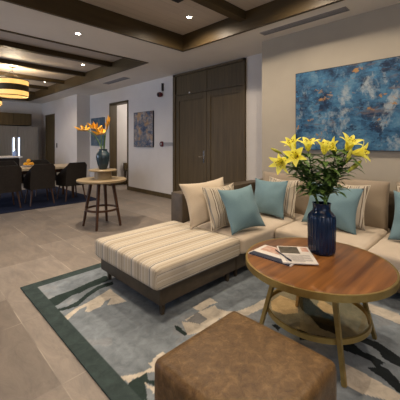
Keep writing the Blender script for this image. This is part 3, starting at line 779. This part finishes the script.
# ------------------------------------------------------------------ wall art and wall devices
bp = tag(link('painting', B((3.805, 3.848, .36, 1.965, 1.205, 2.225)), M['art_blue']), 'large blue abstract painting on the wall above the sofa', 'painting')
at(link('canvas_edge', B((3.806, 3.848, .352, .3605, 1.205, 2.225), (3.806, 3.848, 1.9645, 1.972, 1.205, 2.225), (3.806, 3.848, .352, 1.972, 1.198, 1.2055), (3.806, 3.848, .352, 1.972, 2.2245, 2.232)), M['canvas_edge']), bp)
sp = tag(link('painting', B((4.315, 4.348, 5.97, 6.81, 1.18, 2.06)), M['art_small']), 'square blue and gold abstract painting beside the double door', 'painting')
at(link('canvas_edge', B((4.316, 4.348, 5.962, 5.9705, 1.18, 2.06), (4.316, 4.348, 6.8095, 6.818, 1.18, 2.06), (4.316, 4.348, 5.962, 6.818, 1.172, 1.1805), (4.316, 4.348, 5.962, 6.818, 2.0595, 2.068)), M['canvas_edge']), sp)
tag(link('painting', B((4.315, 4.348, 8.47, 9.34, 1.18, 2.06)), M['art_hidden']), 'dark abstract painting partly hidden behind the orange flowers', 'painting')
# alarm devices
al = thing('alarm_sounder', 'small dark red alarm sounder with black bracket high on the hall wall', 'alarm', (4.35, 5.65, 2.42))
bm = bmesh.new(); box(bm, 4.30, 4.349, 5.58, 5.61, 2.50, 2.68, .004); at(link('bracket', bm, M['black']), al)
bm = bmesh.new(); tube(bm, [(4.349, 5.66, 2.42), (4.30, 5.66, 2.42), (4.25, 5.66, 2.41)], [.045, .062, .055], 20); at(link('sounder_body', bm, M['red'], auto=50), al)
bm = bmesh.new(); tube(bm, [(4.25, 5.66, 2.41), (4.235, 5.66, 2.407)], [.04, .028], 16); at(link('sounder_mouth', bm, M['black'], auto=50), al)
cp = thing('call_point', 'round dark red call point with long grey plate beside the double door', 'switch', (4.35, 5.4, 1.25))
at(link('plate', B((4.33, 4.349, 5.2, 5.60, 1.215, 1.29), bev=.004), M['greyp']), cp)
bm = bmesh.new(); tube(bm, [(4.349, 5.63, 1.252), (4.31, 5.63, 1.252)], .062, 24); at(link('button_ring', bm, M['red'], auto=50), cp)
bm = bmesh.new(); tube(bm, [(4.311, 5.63, 1.252), (4.305, 5.63, 1.252)], .030, 20); at(link('button', bm, M['greyp'], auto=50), cp)
sw = tag(link('light_switch', B((3.908, 3.919, 11.18, 11.26, 1.10, 1.26), bev=.003), M['black']), 'small dark switch on the white wall beside the kitchen door', 'switch')
# vents in the ceiling
def vent(label, x0, x1, y0, y1):
    o = thing('ceiling_vent', label, 'vent', ((x0+x1)/2, (y0+y1)/2, H), 0, None)
    at(link('frame', B((x0, x1, y0, y0+.012, H-.008, H-.0005), (x0, x1, y1-.012, y1, H-.008, H-.0005), (x0, x0+.012, y0, y1, H-.008, H-.0005), (x1-.012, x1, y0, y1, H-.008, H-.0005)), M['greyp']), o)
    at(link('backing', B((x0+.012, x1-.012, y0+.012, y1-.012, H-.002, H-.0005)), M['black']), o)
    n = int((x1-x0-.024)/.03)
    for k in range(n):
        x = x0+.02+k*.03
        at(link('slat', B((x, x+.018, y0+.012, y1-.012, H-.007, H-.003)), M['greyp']), o)
vent('long grey ceiling vent slot above the painting', 3.515, 3.645, 1.22, 2.36)
vent('grey ceiling vent slot between dining tray and hall', 3.66, 3.83, 6.2, 7.25)
# downlights
def downlight(label, x, y, z, power, group, ang=130):
    o = thing('downlight', label, 'downlight', (x, y, z), 0, group)
    bm = bmesh.new(); torus(bm, (x, y, z-.003), .040, .009, .003, 32); at(link('trim_ring', bm, M['whitep'], auto=40), o)
    at(link('lens', lathe_solid([(.030, z-.0045), (.030, z-.0015)], 24, (x, y)), M['glow']), o)
    d = bpy.data.lights.new('spot', 'SPOT'); d.energy = power; d.color = WARM; d.spot_size = R(ang); d.spot_blend = .8; d.shadow_soft_size = .03
    l = bpy.data.objects.new('spot', d); C.objects.link(l); l.location = (x, y, z-.02)
    l.parent = o; l.matrix_parent_inverse = Matrix.Translation((x, y, z)).inverted()
G = 'recessed ceiling downlights'
downlight('recessed downlight in the white ceiling band between the two trays', 1.738, 4.17, H, SPOT_W*2.2, G)
downlight('recessed downlight in the plank tray over the sofa, near its corner', 2.87, 3.10, ZT, SPOT_W, G, 168)
downlight('recessed downlight in the dining tray nearest the viewer', 2.916, 6.72, ZT, SPOT_W*.6, G)
downlight('recessed downlight in the dining tray farther back, beside the chandelier', 2.95, 9.41, ZT, SPOT_W*.6, G)
downlight('recessed downlight in the plank tray above the corner pillows', 2.75, 1.55, ZT, SPOT_W*1.1, G, 168)
downlight('recessed downlight in the plank tray above the near sofa end', 2.87, -.1, ZT, SPOT_W, G, 168)
downlight('recessed downlight in the plank tray left of the chaise', .55, 3.10, ZT, SPOT_W, G, 140)
downlight('recessed downlight in the plank tray above the ottoman', .75, 1.55, ZT, SPOT_W*.8, G, 140)
downlight('recessed downlight in the plank tray behind the viewer', .75, -.1, ZT, SPOT_W*.6, G, 140)
downlight('recessed downlight in the dining tray before the refrigerator, left of the picture', 1.5, 11.3, ZT, SPOT_W*.7, G, 150)
fx = tag(link('spotlight', B((2.345, 2.455, 2.75, 2.86, 3.045, ZT-.001), bev=.005), M['black']), 'dark fixture on the plank ceiling at the top edge of the picture', 'light fixture')

# ------------------------------------------------------------------ chandeliers
def chandelier(label, x, y):
    o = thing('chandelier', label, 'chandelier', (x, y, ZT), 0, 'drum chandeliers over the dining end')
    at(link('canopy', lathe_solid([(.07, ZT-.035), (.075, ZT-.03), (.075, ZT-.001)], 24, (x, y)), M['chrome'], auto=40), o)
    bm = bmesh.new(); tube(bm, [(x, y, ZT-.03), (x, y, ZT-.12)], .006, 8); at(link('rod', bm, M['black']), o)
    for k in range(3):
        a = k*2*PI/3+.5; bm = bmesh.new()
        tube(bm, [(x, y, ZT-.115), (x+.325*math.cos(a), y+.325*math.sin(a), 2.73)], .004, 6); at(link('hanger', bm, M['black']), o)
    rr = .335
    for z0, z1 in ((2.615, 2.72), (2.37, 2.475)):
        bm = bmesh.new(); lathe(bm, [(rr-.01, z0), (rr, z0), (rr, z1), (rr-.01, z1), (rr-.01, z0)], 56, (x, y)); s = at(link('shade', bm, M['shade'], auto=40), o)
    bm = bmesh.new(); lathe(bm, [(rr-.02, 2.475), (rr+.002, 2.475), (rr+.002, 2.615), (rr-.02, 2.615), (rr-.02, 2.475)], 56, (x, y)); at(link('band', bm, M['wood_dark'], auto=40), o)
    for z in (2.727, 2.363):
        bm = bmesh.new(); torus(bm, (x, y, z), rr, .008, .008, 56); at(link('ring', bm, M['wood_dark'], auto=40), o)
    at(link('diffuser', lathe_solid([(rr-.03, 2.368), (rr-.03, 2.372)], 40, (x, y)), M['shade']), o)
    d = bpy.data.lights.new('bulb', 'POINT'); d.energy = 42; d.color = (1,.84,.60); d.shadow_soft_size = .15
    l = bpy.data.objects.new('bulb', d); C.objects.link(l); l.location = (x, y, 2.66); l.parent = o; l.matrix_parent_inverse = Matrix.Translation((x, y, ZT)).inverted()
chandelier('two-band glowing drum chandelier above the dining table', 1.80, 8.0)
chandelier('second drum chandelier farther back, cut by the left edge', 1.72, 10.3)

# ------------------------------------------------------------------ dining group
tag(link('dining_rug', B((-.6, 3.15, 6.35, 9.1, .0005, .01)), M['navy_rug']), 'dark navy rug under the dining table', 'rug')
dt = thing('dining_table', 'long pale wood dining table with dark legs at the far left', 'table', (1.6, 7.3, .01))
at(link('tabletop', B((.2, 3.0, 6.85, 7.75, .705, .75), bev=.006), M['tabletop_light']), dt)
for x in (.4, 2.8):
    for y in (7.0, 7.6):
        bm = bmesh.new(); tube(bm, [(x, y, .011), (x, y, .704)], [.03, .04], 4, square=True); at(link('leg', bm, M['wood_leg']), dt)
at(link('apron', B((.4, 2.8, 6.99, 7.02, .62, .704), (.4, 2.8, 7.58, 7.61, .62, .704)), M['wood_leg']), dt)
def chair_proto():
    o = thing('dining_chair', '', 'chair', (0,0,0), 0, 'dark upholstered dining chairs')
    # local: faces +y, backrest at y = -.25
    bm = bmesh.new(); n = 24; rows = []
    for i in range(n+1):
        t = -1+2*i/n
        a = t*PI*.5
        if abs(t) < .5:
            x = t*2*.235; y = -.25 + .02*abs(t*2)**3
        else:
            f = (abs(t)-.5)*2; x = (1 if t > 0 else -1)*(.235+.025*math.sin(min(1, f*2)*PI/2)); y = -.23 + f*.42
        f2 = max(0, (abs(t)-.42)/.58)
        top = .85 - .30*f2**.8 - .0
        lean = -.05*(1-f2)
        rows.append((x, y, top, lean))
    for (th, flip) in ((0, 1),):
        V = []
        for x, y, top, lean in rows:
            nx, ny = (0, 1)
            inner = Vector((x*.88, y*.88 + .012, 0))
            col = []
            for z, k in ((.34, 0), (.46, .1), (top-.02, 1), (top, 1)):
                col.append(bm.verts.new((x*(1-.10*k*(1 if top > .8 else .3)), y + lean*k, z)))
            for z, k in ((top, 1), (.46, .1), (.34, 0)):
                col.append(bm.verts.new((inner.x*(1-.10*k*(1 if top > .8 else .3)), inner.y + .012 + lean*k, z)))
            V.append(col)
        for a, b in zip(V, V[1:]):
            for k in range(6): bm.faces.new((a[k], a[k+1], b[k+1], b[k]))
            bm.faces.new((a[6], a[0], b[0], b[6]))
        bm.faces.new(V[0]); bm.faces.new(list(reversed(V[-1])))
        bmesh.ops.recalc_face_normals(bm, faces=bm.faces[:])
    link('backrest', bm, M['stool_leather'], o, auto=50)
    link('seat', cushion(-.225, .225, -.22, .24, .34, .47, .03, .012, 8), M['stool_leather'], o, smooth=True)
    for sx, sy in ((-1,-1),(1,-1),(-1,1),(1,1)):
        bm = bmesh.new(); tube(bm, [(sx*.225, sy*.215, .011), (sx*.18, sy*.17, .345)], [.012, .02], 6); link('leg', bm, M['wood_leg'], o)
    return o
proto = chair_proto()
def place(o, x, y, rz, label):
    o.location = (x, y, 0); o.rotation_euler = (0, 0, rz); o['label'] = label
place(proto, 2.70, 6.84, R(4), 'dark dining chair at the right end of the near row, beside the round side table')
place(copy_tree(proto), 2.04, 6.84, R(-2), 'dark dining chair in the middle of the near row, below the fruit')
place(copy_tree(proto), 1.40, 6.82, R(2), 'dark dining chair at the left edge of the picture')
place(copy_tree(proto), 2.45, 7.95, R(180), 'dark dining chair facing across the table behind the middle near chair')
place(copy_tree(proto), 1.72, 7.95, R(181), 'dark dining chair on the far side of the table left of the fruit')
# fruit bowl with oranges
fb = tag(link('fruit_bowl', lathe_solid([(.05,.7505),(.06,.754),(.11,.775),(.125,.785),(.12,.787),(.055,.762),(0,.76)], 32, (1.995,7.45)), M['whitep'], auto=50), 'shallow bowl of oranges on the dining table', 'bowl')
for k, (dx, dy, dz) in enumerate(((-.052,0,.799),(.052,-.01,.799),(0,.052,.799),(0,-.052,.80),(.0,.0,.872))):
    bm = bmesh.new(); bmesh.ops.create_uvsphere(bm, u_segments=16, v_segments=10, radius=.043)
    bmesh.ops.transform(bm, matrix=Matrix.Translation((1.995+dx*1.2, 7.45+dy*1.2, dz+.006)), verts=bm.verts)
    o = link('orange', bm, M['orange'], smooth=True)
    tag(o, ['orange at the left of the bowl','orange at the right of the bowl','orange at the back of the bowl','orange at the front of the bowl','orange topping the pile in the bowl'][k], 'fruit', 'oranges in the bowl')

# ------------------------------------------------------------------ kitchen end
ki = thing('kitchen_island', 'dark kitchen island with pale worktop behind the dining table', 'island', (1.2, 10.2, 0))
at(link('body', B((-.4, 2.42, 9.95, 10.6, .0, .84)), M['stool_leather']), ki)
at(link('worktop', B((-.45, 2.50, 9.9, 10.65, .84, .88), bev=.004), M['paper']), ki)
bt = thing('bottle', 'small pale blue glass bottle standing on the end of the island', 'bottle', (2.36, 10.15, .88))
M['bottle'] = mat('blue_glass_bottle', (.25,.35,.6), .1)
at(link('bottle_body', lathe_solid([(.055,.8805),(.06,.89),(.06,1.0),(.02,1.04),(.018,1.07)], 20, (2.36,10.15)), M['bottle'], auto=50), bt)
at(link('cap', lathe_solid([(.022,1.07),(.022,1.10)], 16, (2.36,10.15)), M['whitep'], auto=50), bt)
pk = thing('potted_plant', 'small green plant on the island at the left edge', 'plant', (1.88, 10.2, .88))
at(link('pot', lathe_solid([(.05,.8805),(.065,.97),(.055,.97),(.045,.93),(0,.93)], 20, (1.88,10.2)), M['whitep'], auto=50), pk)
bm = bmesh.new(); rnd = random.Random(3)
for k in range(26):
    a = k*2.4; leaf_dir = (math.cos(a), math.sin(a), rnd.uniform(.5, 2)); 
    leaf(bm, (1.88+.02*math.cos(a), 10.2+.02*math.sin(a), .94), leaf_dir, rnd.uniform(.12,.22), .018, .6)
M['plant'] = mottled('plant_green', (.03,.14,.04), (.06,.22,.07), 20, .5)
at(link('foliage', bm, M['plant'], smooth=True), pk)
uc = thing('wall_cabinet', 'dark wood wall cabinet above the steel refrigerator', 'cabinet', (2.4, 12.3, 1.9))
at(link('body', B((1.0, 3.38, 12.25, 12.89, 1.905, 2.34)), M['wood_dark']), uc)
for k in range(4):
    at(link('door', B((1.0+.595*k+.004, 1.0+.595*(k+1)-.004, 12.225, 12.249, 1.91, 2.335), bev=.003), M['wood_dark']), uc)
fg = thing('refrigerator', 'tall brushed steel refrigerator wall at the kitchen end', 'refrigerator', (2.9, 12.4, 0))
at(link('body', B((2.28, 3.64, 12.30, 12.89, .0, 1.88)), M['steel']), fg)
for k, (a, b) in enumerate(((2.285, 2.93), (2.94, 3.635))):
    at(link('door', B((a, b, 12.265, 12.299, .05, 1.875), bev=.006), M['steel']), fg)
for x in (2.80, 2.965):  # tall door handles, their daylight reflection put in as emission
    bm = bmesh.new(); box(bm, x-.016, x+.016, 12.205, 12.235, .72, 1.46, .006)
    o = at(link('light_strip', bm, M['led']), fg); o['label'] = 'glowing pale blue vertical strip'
tag(link('counter_backsplash', B((1.0, 2.27, 12.6, 12.89, 0, 1.88)), M['steel']), 'steel clad unit left of the refrigerator', 'cabinet')
# bench in the corridor
bn = thing('bench', 'low dark wooden bench seen through the doorway', 'bench', (4.9, 7.95, 0))
at(link('seat', B((4.78, 5.5, 7.75, 8.12, .42, .47)), M['wood_dark']), bn)
at(link('backrest', B((4.78, 5.5, 8.08, 8.13, .47, .66)), M['wood_dark']), bn)
for x in (4.80, 5.45):
    for y in (7.78, 8.08):
        at(link('leg', B((x, x+.04, y, y+.03, 0, .42)), M['wood_dark']), bn)
d = bpy.data.lights.new('corridor_lamp', 'POINT'); d.energy = 40; d.color = (1,.93,.88); d.shadow_soft_size = .1
l = bpy.data.objects.new('corridor_lamp', d); C.objects.link(l); l.location = (5.6, 7.0, 2.5)
